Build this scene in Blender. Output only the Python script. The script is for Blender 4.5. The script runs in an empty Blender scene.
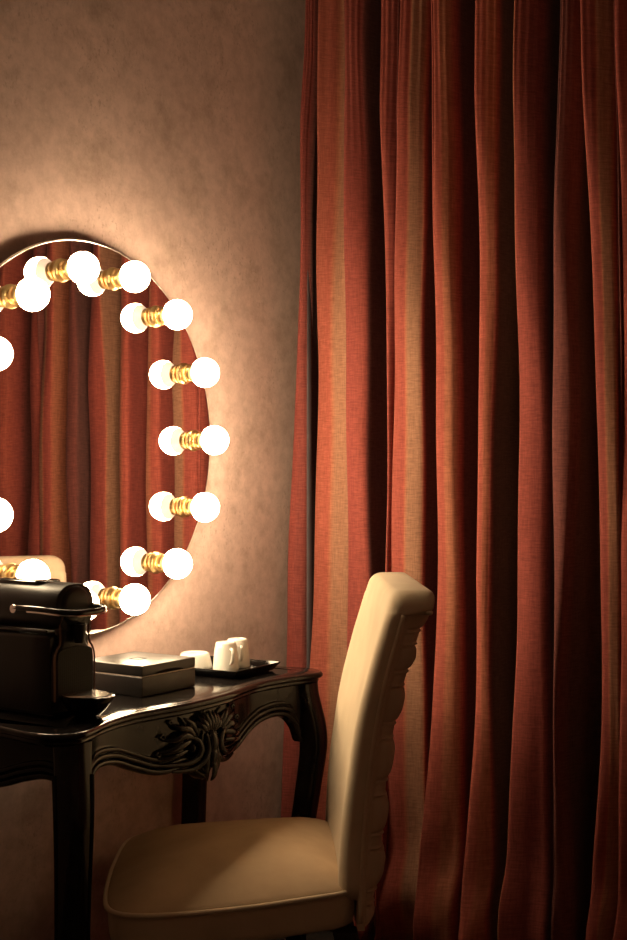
import bpy, bmesh, math, random
from mathutils import Vector, Matrix
random.seed(7)
S = bpy.context.scene
COL = S.collection
PI = math.pi

# ------------------------------------------------------------------ helpers
def link(name, me, mat=None, parent=None, smooth=True, auto=None):
    o = bpy.data.objects.new(name, me)
    COL.objects.link(o)
    if mat is not None:
        me.materials.append(mat)
    if parent is not None:
        o.parent = parent
    if smooth:
        for p in me.polygons:
            p.use_smooth = True
        if auto is not None:
            try:
                me.set_sharp_from_angle(angle=math.radians(auto))
            except Exception:
                pass
    return o

def mesh(name, V, F, mat=None, parent=None, smooth=True, auto=40):
    me = bpy.data.meshes.new(name)
    me.from_pydata([tuple(v) for v in V], [], F)
    bm = bmesh.new(); bm.from_mesh(me)
    bmesh.ops.remove_doubles(bm, verts=bm.verts, dist=1e-6)
    bmesh.ops.recalc_face_normals(bm, faces=bm.faces)
    bm.to_mesh(me); bm.free()
    return link(name, me, mat, parent, smooth, auto)

class G:
    """collects pieces of one part"""
    def __init__(s): s.V = []; s.F = []
    def add(s, V, F):
        n = len(s.V); s.V += [tuple(v) for v in V]
        s.F += [tuple(i + n for i in f) for f in F]
        return s
    def make(s, name, mat, parent=None, smooth=True, auto=40):
        return mesh(name, s.V, s.F, mat, parent, smooth, auto)

def loft(rings, closed=True, caps=(True, True)):
    V = []; F = []; n = len(rings[0])
    for r in rings: V += list(r)
    for i in range(len(rings) - 1):
        for j in range(n if closed else n - 1):
            k = (j + 1) % n
            F.append((i * n + j, i * n + k, (i + 1) * n + k, (i + 1) * n + j))
    if caps[0]: F.append(tuple(range(n - 1, -1, -1)))
    if caps[1]: F.append(tuple((len(rings) - 1) * n + j for j in range(n)))
    return V, F

def lathe(prof, n=32, axis='Z', o=(0, 0, 0)):
    rings = []
    for r, h in prof:
        ring = []
        for j in range(n):
            a = 2 * PI * j / n
            c, s_ = r * math.cos(a), r * math.sin(a)
            if axis == 'Z': p = (c, s_, h)
            elif axis == 'Y': p = (c, h, s_)      # h along +y
            else: p = (h, c, s_)
            ring.append((p[0] + o[0], p[1] + o[1], p[2] + o[2]))
        rings.append(ring)
    return loft(rings)

def frames(path):
    P = [Vector(p) for p in path]; n = len(P)
    T = []
    for i in range(n):
        d = P[min(i + 1, n - 1)] - P[max(i - 1, 0)]
        T.append(d.normalized())
    up = Vector((0, 0, 1)) if abs(T[0].z) < .9 else Vector((1, 0, 0))
    N = (up - T[0] * up.dot(T[0])).normalized()
    out = []
    for i in range(n):
        N = (N - T[i] * N.dot(T[i])).normalized()
        out.append((P[i], T[i], N, T[i].cross(N)))
    return out

def tube(path, rad, n=10, closed=False):
    fr = frames(path); rings = []
    m = len(fr)
    for i, (p, t, a, b) in enumerate(fr):
        r = rad(i / (m - 1)) if callable(rad) else rad
        rings.append([p + (a * math.cos(2 * PI * j / n) + b * math.sin(2 * PI * j / n)) * r for j in range(n)])
    if closed:
        rings.append(rings[0]); return loft(rings, caps=(False, False))
    return loft(rings)

def spline(pts, k=8, closed=False):
    P = [Vector(p) for p in pts]; n = len(P); out = []
    m = n if closed else n - 1
    for i in range(m):
        if closed: a, b, c, d = P[(i - 1) % n], P[i], P[(i + 1) % n], P[(i + 2) % n]
        else: a, b, c, d = P[max(i - 1, 0)], P[i], P[i + 1], P[min(i + 2, n - 1)]
        for j in range(k):
            t = j / k
            out.append(0.5 * ((2 * b) + (c - a) * t + (2 * a - 5 * b + 4 * c - d) * t * t + (3 * b - a - 3 * c + d) * t ** 3))
    if not closed: out.append(P[-1])
    return out

def interp(x, tab):
    if x <= tab[0][0]: return tab[0][1]
    for (a, va), (b, vb) in zip(tab, tab[1:]):
        if x <= b:
            t = (x - a) / (b - a)
            return va + (vb - va) * t
    return tab[-1][1]

def sinterp(x, tab):
    """smooth (monotone-ish) table lookup"""
    n = len(tab)
    if x <= tab[0][0]: return tab[0][1]
    if x >= tab[-1][0]: return tab[-1][1]
    def m(i):
        if i == 0: return (tab[1][1] - tab[0][1]) / (tab[1][0] - tab[0][0])
        if i == n - 1: return (tab[-1][1] - tab[-2][1]) / (tab[-1][0] - tab[-2][0])
        return (tab[i + 1][1] - tab[i - 1][1]) / (tab[i + 1][0] - tab[i - 1][0])
    for i in range(n - 1):
        a, b = tab[i], tab[i + 1]
        if x <= b[0]:
            h = b[0] - a[0]; t = (x - a[0]) / h
            return ((2 * t ** 3 - 3 * t * t + 1) * a[1] + (t ** 3 - 2 * t * t + t) * h * m(i)
                    + (-2 * t ** 3 + 3 * t * t) * b[1] + (t ** 3 - t * t) * h * m(i + 1))

def rbox(cx, cy, cz, sx, sy, sz, r=.004, seg=3):
    bm = bmesh.new()
    bmesh.ops.create_cube(bm, size=1)
    for v in bm.verts: v.co = Vector((v.co.x * sx + cx, v.co.y * sy + cy, v.co.z * sz + cz))
    if r > 0:
        bmesh.ops.bevel(bm, geom=list(bm.edges), offset=r, segments=seg, profile=.5, affect='EDGES')
    bm.verts.index_update()
    V = [v.co.copy() for v in bm.verts]; F = [tuple(v.index for v in f.verts) for f in bm.faces]
    bm.free(); return V, F

def rrect(w, d, r, k=5, cx=0, cy=0):
    """rounded rectangle outline w x d about (cx, cy), counter-clockwise"""
    r = min(r, w / 2 - 1e-5, d / 2 - 1e-5); out = []
    for sx, sy, a0 in ((1, 1, 0), (-1, 1, 90), (-1, -1, 180), (1, -1, 270)):
        for j in range(k + 1):
            a = math.radians(a0 + 90 * j / k)
            out.append((cx + sx * (w / 2 - r) + r * math.cos(a), cy + sy * (d / 2 - r) + r * math.sin(a)))
    return out

def leaf(path, width, up, thick=.3, n=8):
    """a carved leaf: lens-shaped blade along path, ridge raised along up"""
    fr = frames(path); up = Vector(up); m = len(fr); rings = []
    for i, (p, t, a, b) in enumerate(fr):
        s = i / (m - 1)
        w = width * (math.sin(PI * min(1, .12 + s * .88)) ** .75) + .0004
        side = t.cross(up).normalized(); u = side.cross(t).normalized()
        ring = []
        for j in range(n):
            an = 2 * PI * j / n
            ring.append(p + side * (w * math.cos(an)) + u * (w * thick * 2 * max(0, math.sin(an)) + w * .2 * min(0, math.sin(an))))
        rings.append(ring)
    return loft(rings)

def empty(name, loc, rz, label, cat, group=None):
    o = bpy.data.objects.new(name, None)
    o.empty_display_size = .1
    o.location = loc; o.rotation_euler = (0, 0, rz)
    COL.objects.link(o)
    return tag(o, label, cat, group)

def tag(o, label, cat, group=None):
    o['label'] = label; o['category'] = cat
    if group: o['group'] = group
    return o

def struct(o):
    o['kind'] = 'structure'; return o

# ------------------------------------------------------------------ materials
def new_mat(name):
    m = bpy.data.materials.new(name); m.use_nodes = True
    nt = m.node_tree; b = nt.nodes['Principled BSDF']
    return m, nt, b

def N(nt, kind, **kw):
    n = nt.nodes.new(kind)
    for k, v in kw.items():
        if hasattr(n, k): setattr(n, k, v)
    return n

def noise(nt, vec, scale, detail=4, rough=.55):
    n = nt.nodes.new('ShaderNodeTexNoise')
    n.inputs['Scale'].default_value = scale
    n.inputs['Detail'].default_value = detail
    n.inputs['Roughness'].default_value = rough
    nt.links.new(vec, n.inputs['Vector'])
    return n.outputs['Fac']

def coords(nt, scale=(1, 1, 1), which='Object'):
    tc = nt.nodes.new('ShaderNodeTexCoord')
    mp = nt.nodes.new('ShaderNodeMapping')
    mp.inputs['Scale'].default_value = scale
    nt.links.new(tc.outputs[which], mp.inputs['Vector'])
    return mp.outputs['Vector']

def ramp(nt, fac, stops, interp_='LINEAR'):
    r = nt.nodes.new('ShaderNodeValToRGB'); cr = r.color_ramp
    cr.interpolation = interp_
    while len(cr.elements) < len(stops): cr.elements.new(.5)
    for e, (p, c) in zip(cr.elements, stops):
        e.position = p; e.color = (*c, 1) if len(c) == 3 else c
    nt.links.new(fac, r.inputs['Fac'])
    return r.outputs['Color']

def mixc(nt, a, b, fac, mode='MIX'):
    m = nt.nodes.new('ShaderNodeMix'); m.data_type = 'RGBA'; m.blend_type = mode
    for sock, v in ((m.inputs[0], fac), (m.inputs[6], a), (m.inputs[7], b)):
        if isinstance(v, (int, float)): sock.default_value = v
        elif isinstance(v, tuple): sock.default_value = (*v, 1)
        else: nt.links.new(v, sock)
    return m.outputs[2]

def bump(nt, b, h, strength=.2, dist=.002):
    n = nt.nodes.new('ShaderNodeBump')
    n.inputs['Strength'].default_value = strength; n.inputs['Distance'].default_value = dist
    nt.links.new(h, n.inputs['Height']); nt.links.new(n.outputs['Normal'], b.inputs['Normal'])

def simple(name, col, rough=.5, metal=0, var=.12, scale=30, spec=.5, coat=0, bmp=0):
    m, nt, b = new_mat(name)
    v = coords(nt)
    f = noise(nt, v, scale)
    lo = tuple(c * (1 - var) for c in col); hi = tuple(min(1, c * (1 + var)) for c in col)
    nt.links.new(ramp(nt, f, [(.3, lo), (.7, hi)]), b.inputs['Base Color'])
    b.inputs['Roughness'].default_value = rough
    b.inputs['Metallic'].default_value = metal
    b.inputs['Specular IOR Level'].default_value = spec
    b.inputs['Coat Weight'].default_value = coat
    if bmp: bump(nt, b, noise(nt, v, scale * 8), bmp, .001)
    return m

# plaster wall: warm, mottled, with fine worn flecks
m_wall, nt, b = new_mat('mottled_plaster')
v = coords(nt)
big = noise(nt, v, 2.2, 5, .6)
mid = noise(nt, v, 9, 6, .65)
c0 = ramp(nt, big, [(.3, (.575, .408, .36)), (.7, (.705, .512, .455))])
c1 = mixc(nt, c0, (.44, .315, .26), ramp(nt, mid, [(.48, (0, 0, 0)), (.68, (.75, .75, .75))]))
vs = coords(nt, (1, 1, .7))
fl = noise(nt, vs, 110, 3, .6)
patch = noise(nt, v, 5, 3, .6)
flm = mixc(nt, ramp(nt, fl, [(.56, (0, 0, 0)), (.66, (1, 1, 1))]), ramp(nt, patch, [(.45, (0, 0, 0)), (.62, (.42, .42, .42))]), 1.0, 'MULTIPLY')
fine = noise(nt, v, 34, 5, .7)
c1 = mixc(nt, c1, ramp(nt, fine, [(.36, (.86, .84, .82)), (.62, (1.04, 1.04, 1.04))]), 1.0, 'MULTIPLY')
c2 = mixc(nt, c1, (.27, .18, .13), flm)
nt.links.new(c2, b.inputs['Base Color'])
b.inputs['Roughness'].default_value = .72; b.inputs['Diffuse Roughness'].default_value = .9
b.inputs['Specular IOR Level'].default_value = .3
bump(nt, b, noise(nt, v, 40, 6, .6), .12, .003)

m_ceil = simple('ceiling_paint', (.42, .40, .37), .9, var=.03)
m_floor = simple('dark_carpet', (.035, .026, .022), .95, scale=60, bmp=.4)

# striped curtain cloth with slub weave and painted fold shade
def curtain_mat(name):
    m, nt, b = new_mat(name)
    at = nt.nodes.new('ShaderNodeAttribute'); at.attribute_name = 'stripe_shade'
    uv = nt.nodes.new('ShaderNodeUVMap'); uv.uv_map = 'cloth'
    mp = nt.nodes.new('ShaderNodeMapping'); mp.inputs['Scale'].default_value = (38, 260, 1)
    nt.links.new(uv.outputs['UV'], mp.inputs['Vector'])
    slub = noise(nt, mp.outputs['Vector'], 1, 4, .65)
    mp2 = nt.nodes.new('ShaderNodeMapping'); mp2.inputs['Scale'].default_value = (330, 24, 1)
    nt.links.new(uv.outputs['UV'], mp2.inputs['Vector'])
    warp = noise(nt, mp2.outputs['Vector'], 1, 3, .6)
    base = ramp(nt, at.outputs['Fac'], [(0, (.10, .072, .070)), (.12, (.11, .06, .056)), (.3, (.32, .074, .060)), (.5, (.43, .106, .076)), (.7, (.48, .17, .10)), (1, (.40, .205, .13))])  # darkest stops are fold shade painted into the cloth, the rest are stripes
    w1 = mixc(nt, base, ramp(nt, slub, [(.35, (.74, .72, .72)), (.65, (1.1, 1.1, 1.1))]), 1.0, 'MULTIPLY')
    w2 = mixc(nt, w1, ramp(nt, warp, [(.35, (.82, .82, .82)), (.65, (1.08, 1.08, 1.08))]), 1.0, 'MULTIPLY')
    nt.links.new(w2, b.inputs['Base Color'])
    b.inputs['Roughness'].default_value = .8
    b.inputs['Specular IOR Level'].default_value = .15
    b.inputs['Sheen Weight'].default_value = .05
    bump(nt, b, slub, .25, .002)
    return m
m_curtain = curtain_mat('striped_curtain_cloth')
m_lining = simple('grey_satin_lining', (.10, .09, .10), .35, scale=12)

m_mirror, nt, b = new_mat('mirror_silver')
b.inputs['Base Color'].default_value = (.74, .68, .67, 1); b.inputs['Metallic'].default_value = 1
b.inputs['Roughness'].default_value = .012
m_rim = simple('polished_edge', (.90, .84, .78), .28, 1, .03)
m_back = simple('mirror_backing', (.03, .026, .024), .6)
m_gold = simple('polished_brass', (.88, .62, .30), .28, 1, .06, 20)
m_bulb, nt, b = new_mat('opal_bulb_glow')
b.inputs['Base Color'].default_value = (.9, .88, .84, 1)
b.inputs['Roughness'].default_value = .3
b.inputs['Emission Color'].default_value = (1.0, .76, .46, 1)
b.inputs['Emission Strength'].default_value = 60
m_neck, nt, b = new_mat('opal_bulb_neck')
b.inputs['Base Color'].default_value = (.85, .78, .66, 1); b.inputs['Roughness'].default_value = .35
b.inputs['Emission Color'].default_value = (1.0, .84, .62, 1); b.inputs['Emission Strength'].default_value = .75

m_lacquer, nt, b = new_mat('black_lacquer')
v = coords(nt)
nt.links.new(ramp(nt, noise(nt, v, 14), [(.3, (.006, .005, .005)), (.7, (.013, .010, .009))]), b.inputs['Base Color'])
nt.links.new(ramp(nt, noise(nt, v, 60, 3), [(.3, (.10, .10, .10)), (.7, (.17, .17, .17))]), b.inputs['Roughness'])
b.inputs['Coat Weight'].default_value = .1; b.inputs['Coat Roughness'].default_value = .06; b.inputs['Specular IOR Level'].default_value = .2

m_cream, nt, b = new_mat('cream_velvet')
v = coords(nt)
nt.links.new(ramp(nt, noise(nt, v, 9, 5, .6), [(.3, (.57, .445, .30)), (.7, (.67, .535, .375))]), b.inputs['Base Color'])
b.inputs['Roughness'].default_value = .75; b.inputs['Sheen Weight'].default_value = .15
b.inputs['Specular IOR Level'].default_value = .25
bump(nt, b, noise(nt, v, 160, 4), .12, .001)
m_seat = simple('tan_velvet', (.50, .355, .225), .75, 0, .1, 9, spec=.2, bmp=.1)
m_legw = simple('dark_stained_wood', (.03, .018, .012), .35)

m_black = simple('black_plastic', (.011, .010, .010), .42, 0, .15, 25, spec=.3)
m_blackg = simple('gloss_black_plastic', (.007, .0065, .0065), .14, 0, .15, 25, spec=.35)
m_chrome = simple('chrome', (.75, .72, .70), .12, 1, .03)
m_copper = simple('brown_metal_trim', (.20, .12, .09), .35, .8, .05)
m_grid, nt, b = new_mat('dotted_black_grille')
v = coords(nt, (1, 1, 1))
vo = nt.nodes.new('ShaderNodeTexVoronoi'); vo.inputs['Scale'].default_value = 190; vo.inputs['Randomness'].default_value = 0
nt.links.new(v, vo.inputs['Vector'])
nt.links.new(ramp(nt, vo.outputs['Distance'], [(.25, (.030, .027, .026)), (.4, (.007, .007, .007))]), b.inputs['Base Color'])
b.inputs['Roughness'].default_value = .55; b.inputs['Specular IOR Level'].default_value = .2
bump(nt, b, vo.outputs['Distance'], .5, .002)
m_grate = simple('pale_metal_grate', (.86, .80, .72), .2, .85, .05)
m_china = simple('white_china', (.80, .77, .72), .25, 0, .03, 12, coat=.3)
m_boxm, nt, b = new_mat('dark_brown_leatherette')
v = coords(nt)
nt.links.new(ramp(nt, noise(nt, v, 40), [(.3, (.013, .0105, .0098)), (.7, (.020, .016, .0145))]), b.inputs['Base Color'])
b.inputs['Roughness'].default_value = .36; b.inputs['Specular IOR Level'].default_value = .4
bump(nt, b, noise(nt, v, 350, 2), .06, .0006)
m_inlay = simple('dark_emblem', (.010, .008, .007), .9, spec=.05)
m_seam = simple('pale_lid_seam', (.42, .34, .28), .4)

# ------------------------------------------------------------------ the room
def slab(name, lo, hi, mat):
    c = [(a + b_) / 2 for a, b_ in zip(lo, hi)]; s = [b_ - a for a, b_ in zip(lo, hi)]
    V, F = rbox(*c, *s, r=0)
    return struct(mesh(name, V, F, mat, smooth=False))
slab('floor', (-2.9, -3.3, -.1), (1.05, .137, 0), m_floor)
slab('ceiling', (-2.9, -3.3, 2.55), (1.05, .137, 2.65), m_ceil)
slab('wall_back', (-2.9, .037, 0), (1.05, .137, 2.55), m_wall)
slab('wall_right', (.95, -3.3, 0), (1.05, .037, 2.55), m_wall)
slab('wall_left', (-3.0, -3.3, 0), (-2.9, .137, 2.55), m_wall)
slab('wall_front', (-2.9, -3.4, 0), (1.05, -3.3, 2.55), m_wall)
bb = G()
bb.add(*rbox(-.975, .030, .05, 3.84, .014, .10, .003))
struct(bb.make('baseboard_back', m_lacquer))

# ------------------------------------------------------------------ curtain
ZL = [.18, .654, 1.24, 1.715, 2.26]
FOLDS = [  # left edge and lit-to-shade turn of every fold (world y), from top to bottom level; pleat depth; stripe of left and right half; softness of the turn
 ((-.066, -.040, -.006, .014, .02), (-.086, -.060, -.045, -.038, -.035), .05, .30, .28, .3),
 ((-.092, -.086, -.079, -.067, -.06), (-.175, -.175, -.182, -.175, -.169), .02, .55, .95, .6),
 ((-.185, -.182, -.185, -.178, -.178), (-.227, -.239, -.239, -.245, -.251), .10, .30, .35, .35),
 ((-.295, -.292, -.298, -.298, -.298), (-.327, -.313, -.307, -.307, -.307), .015, .4, .3, .2),
 ((-.339, -.327, -.313, -.307, -.301), (-.396, -.396, -.394, -.391, -.385), .11, .42, 1.0, .4),
 ((-.444, -.442, -.442, -.436, -.408), (-.486, -.489, -.494, -.494, -.486), .10, .48, .72, .9),
 ((-.554, -.560, -.557, -.552, -.525), (-.605, -.600, -.589, -.584, -.579), .11, .5, .62, .2),
 ((-.663, -.660, -.658, -.650, -.632), (-.722, -.720, -.722, -.720, -.720), .10, .35, .3, .6),
 ((-.778, -.758, -.753, -.760, -.770), (-.820, -.795, -.800, -.770, -.795), .10, .2, .2, .7),
 ((-.828, -.850, -.864, -.869, -.850), (-.879, -.893, -.908, -.910, -.898), .02, .35, .9, .5),
 ((-.908, -.919, -.915, -.917, -.917), (-.964, -.969, -.964, -.976, -.976), .11, .35, .3, .5),
]
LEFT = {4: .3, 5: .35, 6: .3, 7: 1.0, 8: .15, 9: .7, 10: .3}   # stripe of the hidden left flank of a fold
yy = -1.04
for k in range(20):
    w = random.uniform(.045, .06)
    FOLDS.append((tuple(yy + random.uniform(-.006, .006) for _ in range(5)), tuple(yy - w + random.uniform(-.006, .006) for _ in range(5)),
                  random.uniform(.09, .11), random.choice((.3, .5)), random.choice((.3, .9, .4)), .5))
    yy -= w + random.uniform(.04, .065)
XF = .76
def curtain_row(z):
    """plan polyline (x, y, stripe) of the cloth at height z"""
    pts = []
    top = max(0, (z - 1.75) / .75)
    low = max(0, (.30 - z) / .30)
    n = len(FOLDS)
    Ls = [sinterp(z, list(zip(ZL, reversed(f[0])))) for f in FOLDS]
    Ts = [sinterp(z, list(zip(ZL, reversed(f[1])))) for f in FOLDS]
    pts.append((XF + .07 + .02 * top, Ls[0] - .012, .1))
    for i, f in enumerate(FOLDS):
        L, T = Ls[i], Ts[i]; dep = f[2] * (1.25 if f[2] > .04 else 1); a, b_, soft = f[3], f[4], f[5]
        ph = i * 2.1
        lf = LEFT.get(i, a)
        nl = LEFT.get(i + 1, .2)
        xf = XF + .006 * math.sin(ph) + .012 * top + (.006 * math.sin(ph * 1.7 + z * 2.3))
        kk = min(1, max(0, (z - 1.45) / .65))
        if f[2] > .04: T = L - (L - T) * (1 - .26 * kk)
        w = L - T
        bul = low * .035 * (math.sin(PI * low) ** 2) * (1 + .5 * math.sin(ph))
        xf -= bul
        nxt = Ls[i + 1] if i < n - 1 else T - .06
        g = T - nxt
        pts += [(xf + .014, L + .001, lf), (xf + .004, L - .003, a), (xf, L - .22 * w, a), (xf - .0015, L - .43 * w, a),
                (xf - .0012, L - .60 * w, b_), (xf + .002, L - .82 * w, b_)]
        if dep > .04:
            s = soft * .022
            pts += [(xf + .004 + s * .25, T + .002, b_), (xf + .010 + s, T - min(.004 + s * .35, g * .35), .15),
                    (xf + .45 * dep, T - .22 * g, .05), (xf + .85 * dep, T - .30 * g, .05),  # low values paint shade onto the flank and recess
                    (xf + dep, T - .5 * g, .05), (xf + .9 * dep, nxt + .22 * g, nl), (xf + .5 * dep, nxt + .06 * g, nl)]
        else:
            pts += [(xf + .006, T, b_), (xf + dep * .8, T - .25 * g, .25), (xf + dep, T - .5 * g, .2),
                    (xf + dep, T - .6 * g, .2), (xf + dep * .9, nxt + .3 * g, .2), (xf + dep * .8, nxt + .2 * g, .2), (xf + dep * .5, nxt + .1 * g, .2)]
    # gathered top and hem: folds turned from the bulbs, shaped to darken them
    k = 1.45 * min(1, max(0, (z - 1.45) / .65)) ** 1.2 + .95 * min(1, max(0, (.80 - z) / .5))
    if k > 0:
        out = []; edges = list(zip(Ls, Ts)) + [(Ls[-1] - .2, 0)]
        for (x, y, s_) in pts:
            j = 0
            while j < n - 1 and y < Ls[j + 1] + .001: j += 1
            u = max(0, Ls[j] - y); per = Ls[j] - (Ls[j + 1] if j < n - 1 else Ts[j] - .06)
            up = min(u, .06)
            q = up if u < per * .8 else up * max(0, (per - u) / (per * .2))
            out.append((min(x + k * q * .8 - .02 * k + (.04 * k if u > per * .55 and x > XF + .05 else 0), XF + .17), y, s_))
        pts = out
    return pts
rows = []
NZ = 64; ZT = 2.5
for r in range(NZ + 1):
    t = r / NZ
    z = .004 + (ZT - .004) * t
    P = curtain_row(z)
    S3 = spline([(p[0], p[1], p[2]) for p in P], 3)
    ring = []
    arc = 0
    for k, p in enumerate(S3):
        x, y = p.x, p.y
        if z > 1.9:   # gathered heading
            gth = (z - 1.9) / .6
            x += .003 * gth * math.sin(k * 1.35)
        x += .004 * math.sin(z * 5 + k * .05) + .003 * math.sin(z * 11 + k * .11)
        if z < .33:   # cloth breaks on the floor
            q = (.33 - z) / .33
            x -= .045 * q * q * (.6 + .4 * math.sin(k * .21)) + .012 * math.sin(q * 9 + k * .13) * q
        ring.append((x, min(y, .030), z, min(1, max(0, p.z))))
    rows.append(ring)
V = []; F = []; st = []
nc = len(rows[0])
for ring in rows:
    for (x, y, z, s_) in ring: V.append((x, y, z)); st.append(s_)
for i in range(NZ):
    for j in range(nc - 1):
        F.append((i * nc + j, i * nc + j + 1, (i + 1) * nc + j + 1, (i + 1) * nc + j))
me = bpy.data.meshes.new('curtain'); me.from_pydata(V, [], F)
at = me.attributes.new('stripe_shade', 'FLOAT', 'POINT'); at.data.foreach_set('value', st)
uvl = me.uv_layers.new(name='cloth')
arc = [0]
for a, b_ in zip(rows[30], rows[30][1:]): arc.append(arc[-1] + math.hypot(b_[0] - a[0], b_[1] - a[1]))
for lp in me.loops:
    vi = lp.vertex_index; uvl.data[lp.index].uv = (arc[vi % nc], V[vi][2])
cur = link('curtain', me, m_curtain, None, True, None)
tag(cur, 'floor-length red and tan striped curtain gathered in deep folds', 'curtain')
so = cur.modifiers.new('thickness', 'SOLIDIFY'); so.thickness = .0012; so.offset = 1
# grey satin lining showing in the gap behind the first fold
lin = G()
prs = []
for z in (.02, .5, 1.0, 1.35, 1.6, 1.78):
    w = .005 * min(1, (1.9 - z) / .7) + .001
    prs.append([(XF + .012 - .012 * math.sin(PI * j / 8), -.048 - .014 * (1 - z / 1.8) * 0 - .010 - w * math.cos(PI * j / 8), z) for j in range(9)])
lin.add(*loft(prs, closed=False, caps=(False, False)))
lining = lin.make('lining', m_lining, cur); lining['label'] = 'grey satin lining edge'

# ------------------------------------------------------------------ mirror with bulbs
MZ = 1.267; RM = .431; RB = .365
mir = empty('vanity_mirror', (0, .037, MZ), math.radians(.15), 'round frameless wall mirror ringed with glowing globe bulbs', 'mirror')
def disc(name, prof, mat):
    V, F = lathe([(max(r, 1e-4), y) for r, y in prof], 128, 'Y', (0, -.037, 0))
    return mesh(name, V, F, mat, mir, True, 30)
disc('mirror_glass', [(0, 0), (RM - .004, 0), (RM - .0038, .001), (0, .001)], m_mirror)
disc('rim', [(RM - .0048, .0006), (RM - .003, -.0004), (RM - .0008, .0006), (RM, .0022), (RM, .006), (RM - .003, .008), (RM - .0036, .008)], m_rim)
disc('backing', [(0, .0015), (RM - .004, .0015), (RM - .004, .010), (RM - .05, .012), (RM - .055, .0360), (0, .0360)], m_back)
sock_me = None
for k in range(14):
    a = 2 * PI * k / 14
    px, pz = RB * math.cos(a), RB * math.sin(a)
    if k == 0:
        Vs, Fs = lathe([(.0005, 0), (.0245, 0), (.0255, -.003), (.0225, -.006), (.0175, -.008), (.0175, -.011), (.0215, -.0125), (.0225, -.0155),
                        (.0215, -.0185), (.0185, -.0195), (.0185, -.022), (.0205, -.0235), (.0205, -.0285), (.0185, -.030), (.014, -.030), (.0005, -.029)], 32, 'Y')
        s0 = mesh('bulb_socket', Vs, Fs, m_gold, mir, True, 35)
        rb = .0345; cy = -.063
        prof = []
        for i in range(25):
            t = math.radians(63) + (PI - math.radians(63)) * i / 24
            prof.append((max(.0004, rb * math.sin(t)), cy + rb * math.cos(t)))
        b0 = mesh('globe_bulb', *lathe(prof, 32, 'Y'), m_bulb, s0)
        n0 = mesh('bulb_neck', *lathe([(.0004, -.0286), (.0150, -.0287), (.0158, -.032), (.0190, -.0365), (.0245, -.0415), (prof[0][0], prof[0][1])], 32, 'Y'), m_neck, s0)
        s = s0
    else:
        s = s0.copy(); COL.objects.link(s); s.parent = mir
        for ch in (b0, n0):
            c = ch.copy(); COL.objects.link(c); c.parent = s
    s.location = (px, -.037, pz)

# ------------------------------------------------------------------ console table
tab = empty('console_table', (-.063, 0, 0), math.radians(4), 'black lacquered console table with carved apron and curved legs', 'table')
half = [(.0, -.378), (.08, -.374), (.15, -.361), (.22, -.352), (.30, -.360), (.37, -.380), (.412, -.389), (.446, -.375), (.467, -.338), (.464, -.29),
        (.450, -.22), (.448, -.14), (.456, -.06), (.452, -.002)]
outl = [(x, y) for x, y in half] + [(0.23, 0), (0, 0.001), (-.23, 0)]
left = [(-x, y) for x, y in half[1:]][::-1]
loop = spline([(x, y, 0) for x, y in half], 6)
loopL = [Vector((-p.x, p.y, 0)) for p in loop[1:]][::-1]
outline = [(p.x, p.y) for p in loop] + [(.3, 0), (.1, 0), (-.1, 0), (-.3, 0)] + [(p.x, p.y) for p in loopL]
def inset(poly, d):
    n = len(poly); out = []
    for i in range(n):
        ax, ay = poly[i - 1]; bx, by = poly[(i + 1) % n]
        tx, ty = bx - ax, by - ay; L = math.hypot(tx, ty)
        nx, ny = -ty / L, tx / L       # inward for counter-clockwise
        out.append((poly[i][0] + nx * d, min(poly[i][1] + ny * d, -.001 if poly[i][1] < .0005 else poly[i][1])))
    return out
area = sum(outline[i - 1][0] * outline[i][1] - outline[i][0] * outline[i - 1][1] for i in range(len(outline)))
if area < 0: outline = outline[::-1]
prof = [(.05, .7400), (.016, .7400), (.012, .7385), (.0095, .7392), (.004, .7375), (.0005, .733), (.0008, .729), (.004, .726), (.0095, .7245), (.0105, .7215), (.0095, .719), (.012, .7155), (.018, .7135), (.03, .7125), (.06, .7125)]
rings = [[(x, y, z) for x, y in inset(outline, d)] for d, z in prof]
mesh('tabletop', *loft(rings), m_lacquer, tab, True, 50)

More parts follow.
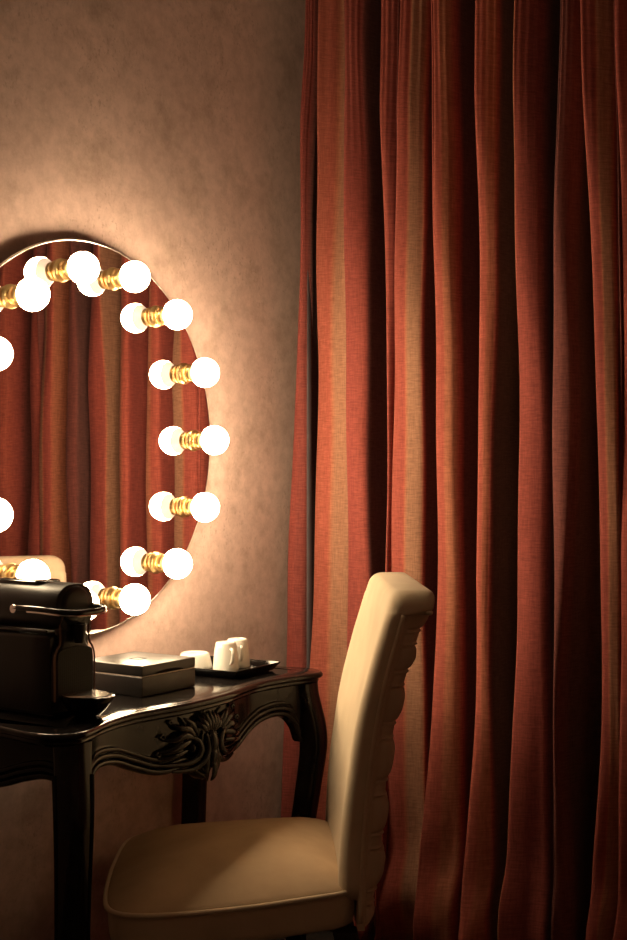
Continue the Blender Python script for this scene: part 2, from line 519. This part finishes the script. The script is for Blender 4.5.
def yfront(x):
    ax = abs(x)
    return sinterp(ax, [(p[0], p[1]) for p in half[:7]]) + .026
ZB = [(0, .572), (.02, .582), (.04, .600), (.07, .605), (.115, .602), (.15, .607), (.20, .625), (.25, .643), (.30, .650), (.335, .644), (.36, .620), (.375, .585)]
def zlow(x): return sinterp(abs(x), ZB)
def ridges(d, strength=1.0):
    h = 0
    for c, w, a in ((.0065, .0058, .0065), (.0185, .0052, .0055), (.0300, .0048, .0045)):
        u = (d - c) / w
        if abs(u) < 1: h += a * math.sqrt(1 - u * u)
    return h * strength
def apron_panel(name, x0, x1, nx, zl, pos, ztop=.716):
    """front sheet with moulded lower edge plus back sheet; pos(x, out, z) -> point"""
    nz = 46; Vf = []; Vb = []; F = []
    for i in range(nx + 1):
        x = x0 + (x1 - x0) * i / nx
        e = 1e-3
        sl = (zl(x + e) - zl(x - e)) / (2 * e); k = math.sqrt(1 + sl * sl)
        zb = zl(x)
        for j in range(nz + 1):
            t = j / nz
            dd = (t ** 1.0) * .044 if t < .8 else .0352 + (ztop - zb - .0352) * (t - .8) / .2
            if t < .8: dd = t / .8 * .0352
            z = zb + dd
            Vf.append(pos(x, ridges(dd / k if t < .8 else .05), z)); Vb.append(pos(x, -.016, z))
    n1 = nz + 1; off = len(Vf)
    for i in range(nx):
        for j in range(nz):
            a, b_, c, d = i * n1 + j, (i + 1) * n1 + j, (i + 1) * n1 + j + 1, i * n1 + j + 1
            F.append((a, b_, c, d)); F.append((off + a, off + d, off + c, off + b_))
        F.append((i * n1, off + i * n1, off + (i + 1) * n1, (i + 1) * n1))
        F.append((i * n1 + nz, (i + 1) * n1 + nz, off + (i + 1) * n1 + nz, off + i * n1 + nz))
    return mesh(name, Vf + Vb, F, m_lacquer, tab, True, 60)
apron_panel('front_apron', -.378, .378, 150, zlow, lambda x, o, z: (x, yfront(x) - o, z))
ZS = [(-.19, .60), (-.165, .635), (-.13, .648), (-.08, .640), (-.03, .625), (0, .620), (.03, .625), (.08, .640), (.13, .648), (.165, .635), (.19, .60)]
for s in (-1, 1):
    apron_panel('side_apron', -.15, .15, 50, lambda u: sinterp(u, ZS), lambda u, o, z, s=s: (s * (.424 + .008 * math.cos(u * 14) * 0 + o), -.185 + u, z))
bk = G(); bk.add(*rbox(0, -.03, .67, .80, .016, .09, .003)); bk.make('back_rail', m_lacquer, tab)

def leg(sx, sy):
    cx, cy = .402 * sx, (-.352 if sy < 0 else -.048)
    dx, dy = sx * .707, -.707 if sy < 0 else .25
    prof = [(.716, -.004, .029), (.69, .0, .028), (.66, .008, .0275), (.62, .018, .027), (.58, .022, .0265), (.54, .019, .0257), (.48, .010, .0248), (.40, -.002, .024),
            (.30, -.014, .0235), (.20, -.020, .021), (.12, -.018, .019), (.07, -.008, .018), (.04, .008, .020), (.02, .018, .023), (.0, .020, .022)]
    zs = [p[0] for p in prof]
    rings = []
    for i in range(57):
        z = .716 * (1 - i / 56)
        off = sinterp(z, [(p[0], p[1]) for p in reversed(prof)]); r = sinterp(z, [(p[0], p[2]) for p in reversed(prof)])
        ring = []
        for (ax, ay) in rrect(2 * r, 2 * r, r * .45, 5):
            # moulded arris: a fine groove near both outer corners
            ring.append((cx + dx * off + ax, min(cy + dy * off + ay, -.004), z))
        rings.append(ring)
    g = G(); g.add(*loft(rings))
    # raised bead running down the inner edge of each outward face
    if sy < 0:
        for which in (0, 1):
            path = []
            for i in range(30):
                z = .66 - .42 * i / 29
                off = sinterp(z, [(p[0], p[1]) for p in reversed(prof)]); r = sinterp(z, [(p[0], p[2]) for p in reversed(prof)])
                if which == 0: path.append((cx + dx * off - sx * r * .72, cy + dy * off - r * .99, z))
                else: path.append((cx + dx * off + sx * r * .99, cy + dy * off + r * .72, z))
            g.add(*tube(path, lambda t: .0042 * (1 - .5 * t), 8))
    g.make('leg', m_lacquer, tab, True, 50)
for sx in (-1, 1):
    for sy in (-1, 1): leg(sx, sy)

# carved cartouche in the middle of the front apron
car = G()
yc = yfront(0) - .004
def L2(pts, w, th=.34, out=0):
    w *= .88
    P = spline([(x, yc - o - out + (yfront(x) - yfront(0)), z) for x, z, o in pts], 6)
    car.add(*leaf(P, w, (0, -1, 0), th))
for s in (-1, 1):
    # big C scrolls framing the centre and running into the mouldings
    P = spline([(s * x, yfront(x) - o, z) for x, z, o in ((.105, .622, .004), (.075, .618, .008), (.052, .617, .013), (.033, .625, .017), (.026, .643, .018), (.034, .660, .016), (.048, .667, .012))], 6)
    car.add(*tube(P, lambda t: .0035 + .0035 * math.sin(PI * t), 8))
    P = spline([(s * x, yfront(x) - o, z) for x, z, o in ((.080, .606, .006), (.052, .603, .011), (.030, .607, .016), (.014, .622, .020), (.008, .645, .020), (.011, .668, .016))], 6)
    car.add(*tube(P, lambda t: .0035 + .0032 * math.sin(PI * t), 8))
    # oval cabochon
    car.add(*loft([[(s * .036 + .0085 * math.cos(2 * PI * j / 14) * math.cos(t), yfront(.036) - .004 - .011 * math.sin(t), .643 + .014 * math.sin(2 * PI * j / 14) * math.cos(t)) for j in range(14)] for t in (0, .35, .7, 1.05, 1.35, 1.52)]))
    # leaf sprays to the sides
    L2([(s * .040, .664, .010), (s * .060, .673, .012), (s * .080, .668, .010), (s * .100, .672, .004)], .0075)
    L2([(s * .044, .660, .008), (s * .066, .655, .011), (s * .088, .648, .009), (s * .108, .650, .003)], .0075)
    L2([(s * .050, .642, .006), (s * .072, .638, .009), (s * .092, .634, .006), (s * .108, .637, .003)], .0055)
    L2([(s * .036, .668, .010), (s * .052, .684, .011), (s * .070, .690, .009), (s * .082, .698, .004)], .0070)
    L2([(s * .030, .672, .010), (s * .042, .690, .011), (s * .052, .700, .008), (s * .060, .708, .004)], .0060)
    L2([(s * .010, .640, .018), (s * .013, .615, .018), (s * .012, .592, .015), (s * .004, .570, .008)], .0070)
    # curl tips
    for (cx_, cz_, rr) in ((.098, .676, .0065), (.106, .644, .006), (.083, .702, .005)):
        P = [(s * (cx_ + rr * (1 - .6 * k / 14) * math.cos(k * .45)), yfront(cx_) - .005, cz_ + rr * (1 - .6 * k / 14) * math.sin(k * .45)) for k in range(15)]
        car.add(*tube(P, lambda t: .0030 * (1 - .4 * t), 6))
for k in range(-3, 4):                                  # shell fan on top
    a = k * .30
    L2([(math.sin(a) * .012, .668 + .004 * math.cos(a), .014), (math.sin(a) * .026, .668 + .022 * math.cos(a), .017), (math.sin(a) * .036, .668 + .037 * math.cos(a), .010), (math.sin(a) * .041, .668 + .044 * math.cos(a), .004)], .0055)
for k in range(3):                                      # overlapping scales on the tongue
    z0 = .652 - .026 * k
    L2([(0, z0 + .018, .016), (0, z0, .022), (0, z0 - .020, .019), (0, z0 - .030, .012)], .0095 - .001 * k)
car.V = [(x * 1.32 + .006, y + (yfront(x * 1.32) - yfront(x)), z) for x, y, z in car.V]
car.make('carved_cartouche', m_lacquer, tab, True, 60)

# ------------------------------------------------------------------ chair
CS, CR = 1.092, math.radians(36.8)      # size and turn of the chair
cb = Vector((-2.247, -2.129, 0)) + (Vector((-.1267 + .107, -.5614 - .157, 0)) - Vector((-2.247, -2.129, 0))) * CS   # foot of the back
ch = empty('upholstered_chair', (cb.x - math.sin(CR) * .19 * CS, cb.y + math.cos(CR) * .19 * CS, 0), CR, 'cream upholstered side chair with tall tufted back turned towards the mirror', 'chair')
YF = [(.42, -.140), (.48, -.133), (.55, -.134), (.62, -.140), (.68, -.148), (.74, -.157), (.80, -.170), (.87, -.189), (.91, -.202), (.95, -.215), (.99, -.228)]
YP = [(.40, -.170), (.472, -.172), (.597, -.178), (.735, -.194), (.837, -.214), (.94, -.242), (.99, -.256)]
YR = [(.40, -.190), (.43, -.196), (.51, -.212), (.6, -.218), (.715, -.231), (.82, -.253), (.90, -.277), (.95, -.292), (.99, -.300)]
def rr_xy(w, y0, y1, rf, rb, k=5):
    """closed outline: front edge y0 (larger), rear y1; corner radii front / back"""
    out = []
    for sx, yy_, r, a0 in ((1, y0, rf, 0), (-1, y0, rf, 90), (-1, y1, rb, 180), (1, y1, rb, 270)):
        if a0 == 90:
            out += [((w - rf) * (1 - 2 * j / 14), y0) for j in range(1, 14)]
        for j in range(k + 1):
            a = math.radians(a0 + 90 * j / k)
            cxx = sx * (w - r); cyy = yy_ - r if yy_ == y0 else yy_ + r
            out.append((cxx + r * math.cos(a), cyy + r * math.sin(a)))
    return out
rings = []
W = .236
def top_round(z, zt, r):
    if z < zt - r: return 0
    q = min(1, (z - (zt - r)) / r); return r * (1 - math.sqrt(max(0, 1 - q * q)))
zs = [.455 + (.948 - .455) * i / 34 for i in range(35)] + [.952, .955, .958, .961, .965, .970, .975, .980, .984, .987, .989]
ZTOP = .990
for z in zs:
    yf = sinterp(z, YF); yp = sinterp(z, YP)
    rb = .006
    if z > .950:
        q = min(1, (z - .950) / .007); q = math.sqrt(1 - (1 - q) ** 2)
        yr = sinterp(z, YR) - .004
        yp = yp + (yr - yp) * q
        rb = .006 + .010 * q
    ins = top_round(z, ZTOP, .018)
    insx = top_round(z, ZTOP, .030)
    if z < .50: ins2 = top_round(.455 + (.50 - z), .50, .035) * .5
    else: ins2 = 0
    y0 = yf - ins * .9; y1 = yp + ins * .9
    if y0 - y1 < .02:
        m_ = (y0 + y1) / 2; y0 = m_ + .01; y1 = m_ - .01
    d = y0 - y1
    ring = rr_xy(W - insx - ins2, y0, y1, min(.025, d * .55), min(rb, d * .38))
    hol = .016 * min(1, max(0, (z - .46) / .08)) * min(1, max(0, (.945 - z) / .10))
    rings.append([(x, y - (hol * (1 - (x / W) ** 2) if y > y0 - .012 else 0), z) for x, y in ring])
mesh('backrest', *loft(rings), m_cream, ch, True, None)
# tufted back panel: pleated bands between puffs
bands = [.905, .834, .744, .645, .553, .457]
rings = []
for i in range(320):
    z = .405 + (.952 - .405) * i / 319
    dmin = min(abs(z - b_) for b_ in bands)
    # puff profile: gathered band (flat, inset) +- .012, puffs bulging between
    puff = 0 if dmin < .013 else min(1, (dmin - .013) / .030)
    puff = math.sin(puff * PI / 2) ** .8
    ridge = .0032 * math.exp(-((dmin - .0115) / .0019) ** 2) - .0030 * math.exp(-((dmin - .0155) / .0018) ** 2)
    yp = sinterp(z, YP) + .004; yr = sinterp(z, YR)
    outx = .004 * puff + ridge; outy = .008 * puff + ridge - .004
    endr = max(0, (.43 - z) / .025); end = .018 * (1 - math.sqrt(max(0, 1 - min(1, endr) ** 2)))
    n = 60; ring = []
    w1, w2 = .228, .200
    y1 = yr - outy + end
    base = [(w1, yp), (w1 - .001, yp - .012), (.5 * (w1 + w2) + outx, .55 * yp + .45 * y1), (w2 + outx + .006, .2 * yp + .8 * y1), (w2 - .012 + outx, y1)]
    right = spline([(x, y, 0) for x, y in base], 5)
    pts = [(p.x, p.y) for p in right]
    m_ = 16
    mid_ = []
    for j in range(1, m_):
        u = 1 - 2 * j / m_
        mid_.append(((w2 - .012 + outx) * u, y1 - .006 * puff * abs(math.sin(u * PI * 2.5))))
    pts = pts + mid_ + [(-x, y) for x, y in reversed(pts)]
    rings.append([(x, y, z) for x, y in pts])
mesh('tufted_back_panel', *loft(rings), m_cream, ch, True, None)
pip = G()
path = [(-.234, sinterp(z, YP), z) for z in [.42 + (.948 - .42) * i / 30 for i in range(31)]]
pathR = [(-p[0], p[1], p[2]) for p in path][::-1]
pip.add(*tube(path, .0046, 8)); pip.add(*tube(pathR, .0046, 8))
pip.add(*tube(spline([(-.229, sinterp(.950, YP), .950), (-.222, sinterp(.950, YR) + .012, .951), (-.20, sinterp(.95, YR) - .002, .952), (.20, sinterp(.95, YR) - .002, .952), (.222, sinterp(.950, YR) + .012, .951), (.229, sinterp(.950, YP), .950)], 5), .0038, 8))
pip.make('back_piping', m_cream, ch, True, None)

seat_pts = [(.205, -.165), (.234, -.135), (.248, -.05), (.262, .05), (.270, .14), (.266, .215), (.232, .258), (.14, .272), (0, .276)]
sp = spline([(x, y, 0) for x, y in seat_pts], 6)
so_ = [(p.x * .955, p.y) for p in sp] + [(-p.x, p.y) for p in reversed(sp[:-1])]
def zpip(y): return sinterp(y, [(-.2, .474), (-.12, .470), (0, .459), (.12, .452), (.22, .449), (.27, .449)])
ccx, ccy = 0, .045
rings = []
for s_ in [0, .02, .045, .08, .13, .2, .3, .42, .55, .7, .85, .97]:
    ring = []
    for x, y in so_:
        yq = ccy + (y - ccy) * (1 - s_)
        k = 1 - s_
        if s_ < .045: k = 1 + .006 * math.sin(PI * s_ / .045 / 1) - s_
        hh = .062 * (1 - (1 - s_) ** 2.6) ** .8
        ring.append((ccx + (x - ccx) * k, ccy + (y - ccy) * k, zpip(yq) + hh * (.85 + .15 * (1 - abs(yq) / .3))))
    rings.append(ring)
low = [[(x * .97, ccy + (y - ccy) * .97, zpip(y) - .01) for x, y in so_]]
mesh('seat_cushion', *loft(low + rings), m_seat, ch, True, None)
p3 = [(x * 1.004, ccy + (y - ccy) * 1.004, zpip(y)) for x, y in so_]
pp = G(); pp.add(*tube(p3[0:], .0048, 8)); pp.make('seat_piping', m_cream, ch, True, None)
rings = []
for (k, dz) in ((.97, -.004), (.985, -.004), (.990, -.012), (.988, -.03), (.982, -.048), (.972, -.06), (.955, -.064), (.5, -.064)):
    rings.append([(x * k, ccy + (y - ccy) * k, (zpip(y) + dz if k > .6 else .39)) for x, y in so_])
mesh('seat_rail', *loft(rings), m_cream, ch, True, None)
for sx in (-1, 1):
    for yb, yt, fy in ((-.15, -.145, -.21), (.205, .20, .21)):
        mesh('leg', *loft([[(sx * .20 + a, fy + b_, .1012) for a, b_ in rrect(.030, .030, .006, 3)],
                           [(sx * .205 + a, yt + b_, .40) for a, b_ in rrect(.044, .044, .008, 3)]]), m_legw, ch, True, 40)

for o in ch.children:
    for v in o.data.vertices:
        v.co = Vector((v.co.x * CS, v.co.y * CS, 1.2 - (1.2 - v.co.z) * CS))
# ------------------------------------------------------------------ coffee machine
TZ = .74
cm = empty('coffee_machine', (-.338, -.277, TZ + .0006), 0, 'black capsule coffee machine with chrome lever on the console table', 'coffee machine')
# local: front panel plane at y = 0, machine runs back along +y, x from -.054 to .054
g = G()
def body_ring(y, w, ztop, rt=.03):
    out = []
    pts = [(-w, .004), (-w, .135), (-w + .001, .150)]
    return out
rings = []
for y in (.004, .010, .05, .12, .19, .222, .228):
    e = .004 if y in (.004, .228) else 0
    ring = []
    for x, z in rrect(.108 - 2 * e, .150 - 2 * e, .008, 4, 0, .077):
        ring.append((x, y, z))
    rings.append(ring)
mesh('body', *loft(rings), m_black, cm, True, 40)
# rounded top housing
rings = []
for y, sc in ((-.012, .90), (-.010, .97), (-.004, 1.0), (.03, 1.0), (.12, 1.0), (.205, 1.0), (.218, .95), (.224, .8)):
    ring = []
    for j in range(40):
        a = 2 * PI * j / 40
        c, s_ = math.cos(a), math.sin(a)
        x = .051 * sc * (abs(c) ** .75) * (1 if c >= 0 else -1); z = .200 + .045 * sc * (abs(s_) ** .85) * (1 if s_ >= 0 else -1)
        ring.append((x, y, z))
    rings.append(ring)
mesh('top_housing', *loft(rings), m_black, cm, True, 40)
V, F = lathe([(.0005, -.0165), (.026, -.0165), (.034, -.0155), (.0375, -.0125), (.0375, -.008)], 40, 'Y', (0, 0, .203))
mesh('round_front_cap', V, F, m_black, cm, True, 40)
# groove ledge along the flank and lid on the top
for s in (-1, 1):
    mesh('side_ledge', *rbox(s * .0525, .10, .158, .006, .18, .005, .002), m_blackg, cm)
g = G(); g.add(*loft([[(x, y, z) for x, y in rrect(.060 - i, .13 - i, .02, 5, 0, .11)] for z, i in ((.236, 0), (.2465, 0), (.2485, .006), (.2490, .016))])); g.make('top_lid', m_blackg, cm)
# front neck and grille panel
rings = []
for z, w in ((.03, .050), (.06, .051), (.095, .051), (.118, .049), (.128, .040), (.136, .036), (.160, .036), (.175, .038)):
    rings.append([(x, y, z) for x, y in rrect(2 * w - .006, .024, .008, 4, 0, .002)])
mesh('front_column', *loft(rings), m_black, cm, True, 40)
rings = []
pl = spline([(-.046, 0, .028), (-.047, 0, .07), (-.0465, 0, .108), (-.040, 0, .123), (0, 0, .128), (.040, 0, .123), (.0465, 0, .108), (.047, 0, .07), (.046, 0, .028)], 6)
mesh('grille_panel', *loft([[(p.x, -.0095, p.z) for p in pl], [(p.x * .985, -.0125, .078 + (p.z - .078) * .985) for p in pl]]), m_grid, cm, True, 30)
for s in (-1, 1):
    P = spline([(s * .052, -.010, .030), (s * .0525, -.010, .07), (s * .0525, -.010, .108), (s * .047, -.010, .124), (s * .040, -.010, .134), (s * .038, -.010, .148), (s * .0385, -.010, .172), (s * .034, -.016, .190)], 6)
    mesh('trim_strip', *tube(P, .0019, 8), m_copper, cm)
# coffee spout under the head
V, F = lathe([(.004, .135), (.009, .135), (.011, .15), (.013, .162), (.013, .17)], 24, 'Z', (0, -.022, 0)); mesh('spout', V, F, m_black, cm, True, 40)
# lever: U-shaped loop around the front
P = spline([(-.060, .090, .196), (-.061, .04, .197), (-.0605, -.005, .196), (-.054, -.034, .194), (-.030, -.045, .192), (0, -.047, .1915), (.030, -.045, .192), (.054, -.034, .194), (.0605, -.005, .196), (.061, .04, .197), (.060, .090, .196)], 8)
g = G()
fr = frames(P); rings = []
for (p, t, a, b_) in fr:
    out = Vector((t.y, -t.x, 0)).normalized(); up = Vector((0, 0, 1))
    rings.append([p + out * (.0035 * math.cos(2 * PI * j / 12)) + up * (.0055 * math.sin(2 * PI * j / 12) + .002) for j in range(12)])
g.add(*loft(rings)); lev = g.make('lever', m_blackg, cm)
g = G(); Pc = [Vector((p.x * 1.03, p.y - .0022, p.z - .0035)) for p in P[6:-6]]
g.add(*tube(Pc, .0021, 8)); o = g.make('lever_edge', m_chrome, lev); o['label'] = 'chrome edge of the lever'
for s in (-1, 1):
    V, F = lathe([(.0005, -.003), (.008, -.003), (.009, 0), (.008, .003), (.0005, .003)], 20, 'X', (s * .0605, .088, .197))
    mesh('lever_pivot', V, F, m_chrome, lev)
# drip tray
dt = []
for z, a, b_ in ((.000, .020, .024), (.004, .026, .034), (.015, .036, .046), (.028, .044, .056), (.036, .0475, .062), (.040, .0480, .063), (.041, .0455, .060), (.0385, .044, .058)):
    dt.append([(a * math.cos(2 * PI * j / 40), -.034 + b_ * math.sin(2 * PI * j / 40) * (1 if math.sin(2 * PI * j / 40) < 0 else .62), z) for j in range(40)])
tr = mesh('drip_tray', *loft(dt), m_blackg, cm, True, 40)
g = G()
for k in range(-6, 7):
    x = k * .0066; h = math.sqrt(max(0, 1 - (x / .044) ** 2))
    g.add(*rbox(x, -.030 - .055 * h * .5 + .012, .040, .0042, .055 * h + .02, .0024, .0008, 1))
gr = g.make('drip_grate', m_grate, tr); gr['label'] = 'pale slotted grate'
g = G(); g.add(*rbox(0, .11, .003, .100, .22, .006, .002)); g.make('foot', m_blackg, cm)

# ------------------------------------------------------------------ storage box
bx = empty('storage_box', (-.0335, -.175, TZ + .0006), 0, 'flat square dark brown lidded box with emblem beside the coffee machine', 'box')
mesh('box_base', *rbox(0, 0, .0195, .169, .170, .039, .0022), m_boxm, bx, True, 40)
g = G(); g.add(*rbox(0, 0, .0395, .1665, .1675, .003, 0)); g.make('seam', m_seam, bx, False)
lid = mesh('lid', *rbox(0, 0, .0515, .169, .170, .021, .0022), m_boxm, bx, True, 40)
g = G()
for dx, dy, sx, sy in ((0, .0125, .028, .003), (0, -.0125, .028, .003), (.0125, 0, .003, .022), (-.0125, 0, .003, .022)):
    g.add(*rbox(dx, dy, .0622, sx, sy, .0006, 0))
em = g.make('emblem', m_inlay, lid, False); em['label'] = 'small dark square outline on the lid'
g = G(); g.add(*loft([[(x, -.0853 + d, z) for x, z in [(.045 * math.cos(PI * j / 16), .0415 + .0065 * math.sin(PI * j / 16)) for j in range(17)]] for d in (0, .004)])); g.make('finger_notch', m_inlay, lid, True, 40)

# ------------------------------------------------------------------ tray, cups, bowl
ty = empty('serving_tray', (.251, -.163, TZ + .001), math.radians(3), 'black square tray with raised rim holding white cups', 'tray')
rings = []
for w, d, z, r in ((.148, .185, 0, .006), (.160, .197, .001, .006), (.174, .211, .010, .005), (.184, .221, .0165, .004), (.185, .222, .018, .004), (.182, .219, .0185, .004), (.173, .210, .0115, .005), (.163, .201, .005, .006), (.12, .15, .0045, .006)):
    rings.append([(x, y, z) for x, y in rrect(w, d, r, 4)])
mesh('tray_dish', *loft(rings), m_blackg, ty, True, 40)

def cup(name, loc, rz, label, group):
    c = empty(name, loc, rz, label, 'cup', group)
    V, F = lathe([(.0005, .001), (.0265, .001), (.0285, 0), (.0295, .0015), (.0292, .006), (.0275, .03), (.0250, .052), (.0232, .060), (.0215, .0635), (.0185, .0645), (.0175, .0632), (.0005, .0630)], 40, 'Z')
    mesh('cup_body', V, F, m_china, c, True, 50)
    P = spline([(0, -.0262, .049), (0, -.034, .0505), (0, -.0395, .044), (0, -.0385, .034), (0, -.0345, .024), (0, -.0275, .017)], 6)
    fr = frames(P); rings = []
    for (p, t, a, b_) in fr:
        sd = Vector((1, 0, 0)); nn = t.cross(sd).normalized()
        rings.append([p + sd * (.0042 * math.cos(2 * PI * j / 10)) + nn * (.0026 * math.sin(2 * PI * j / 10)) for j in range(10)])
    mesh('cup_handle', *loft(rings), m_china, c, True, None)
    return c
c1 = cup('coffee_cup', (.243, -.192, TZ + .0062), math.radians(-28), 'white cup upside down on the black tray, the one nearer the box', 'upturned cups on the tray')
def copy_thing(src, loc, rz, label):
    r = src.copy(); COL.objects.link(r); r.location = loc; r.rotation_euler = (0, 0, rz); r['label'] = label
    for k in list(src.children):
        c = k.copy(); COL.objects.link(c); c.parent = r
    return r
copy_thing(c1, (.304, -.178, TZ + .0062), math.radians(-38), 'white cup upside down on the black tray, the one nearer the curtain')
V, F = lathe([(.0005, .001), (.036, .001), (.039, 0), (.040, .002), (.039, .008), (.0365, .019), (.034, .029), (.032, .0335), (.029, .035), (.027, .034), (.0005, .0335)], 44, 'Z')
bw = mesh('small_bowl', V, F, m_china, None, True, 50); bw.location = (.236, -.108, TZ + .0062)
tag(bw, 'low white bowl upside down on the tray behind the box', 'bowl')

# ------------------------------------------------------------------ light, world, camera
w = bpy.data.worlds.new('room_dark'); S.world = w; w.use_nodes = True
w.node_tree.nodes['Background'].inputs['Color'].default_value = (1, .86, .78, 1)
w.node_tree.nodes['Background'].inputs['Strength'].default_value = .05

cam = bpy.data.cameras.new('camera'); co = bpy.data.objects.new('camera', cam); COL.objects.link(co)
co.location = (-2.247, -2.129, 1.2)
co.rotation_euler = (math.radians(90), 0, math.radians(-55.7))
cam.sensor_fit = 'VERTICAL'; cam.sensor_height = 36; cam.sensor_width = 24
cam.lens = 1400 / 940 * 36
cam.shift_y = -1.5 / 940
cam.clip_start = .05
S.camera = co

S.view_settings.view_transform = 'Standard'
S.view_settings.look = 'None'
S.view_settings.exposure = 0
S.view_settings.gamma = 1
S.view_settings.use_curve_mapping = False
S.cycles.max_bounces = 10
S.cycles.diffuse_bounces = 4
S.cycles.glossy_bounces = 6
S.cycles.sample_clamp_indirect = 6
S.cycles.use_denoising = True
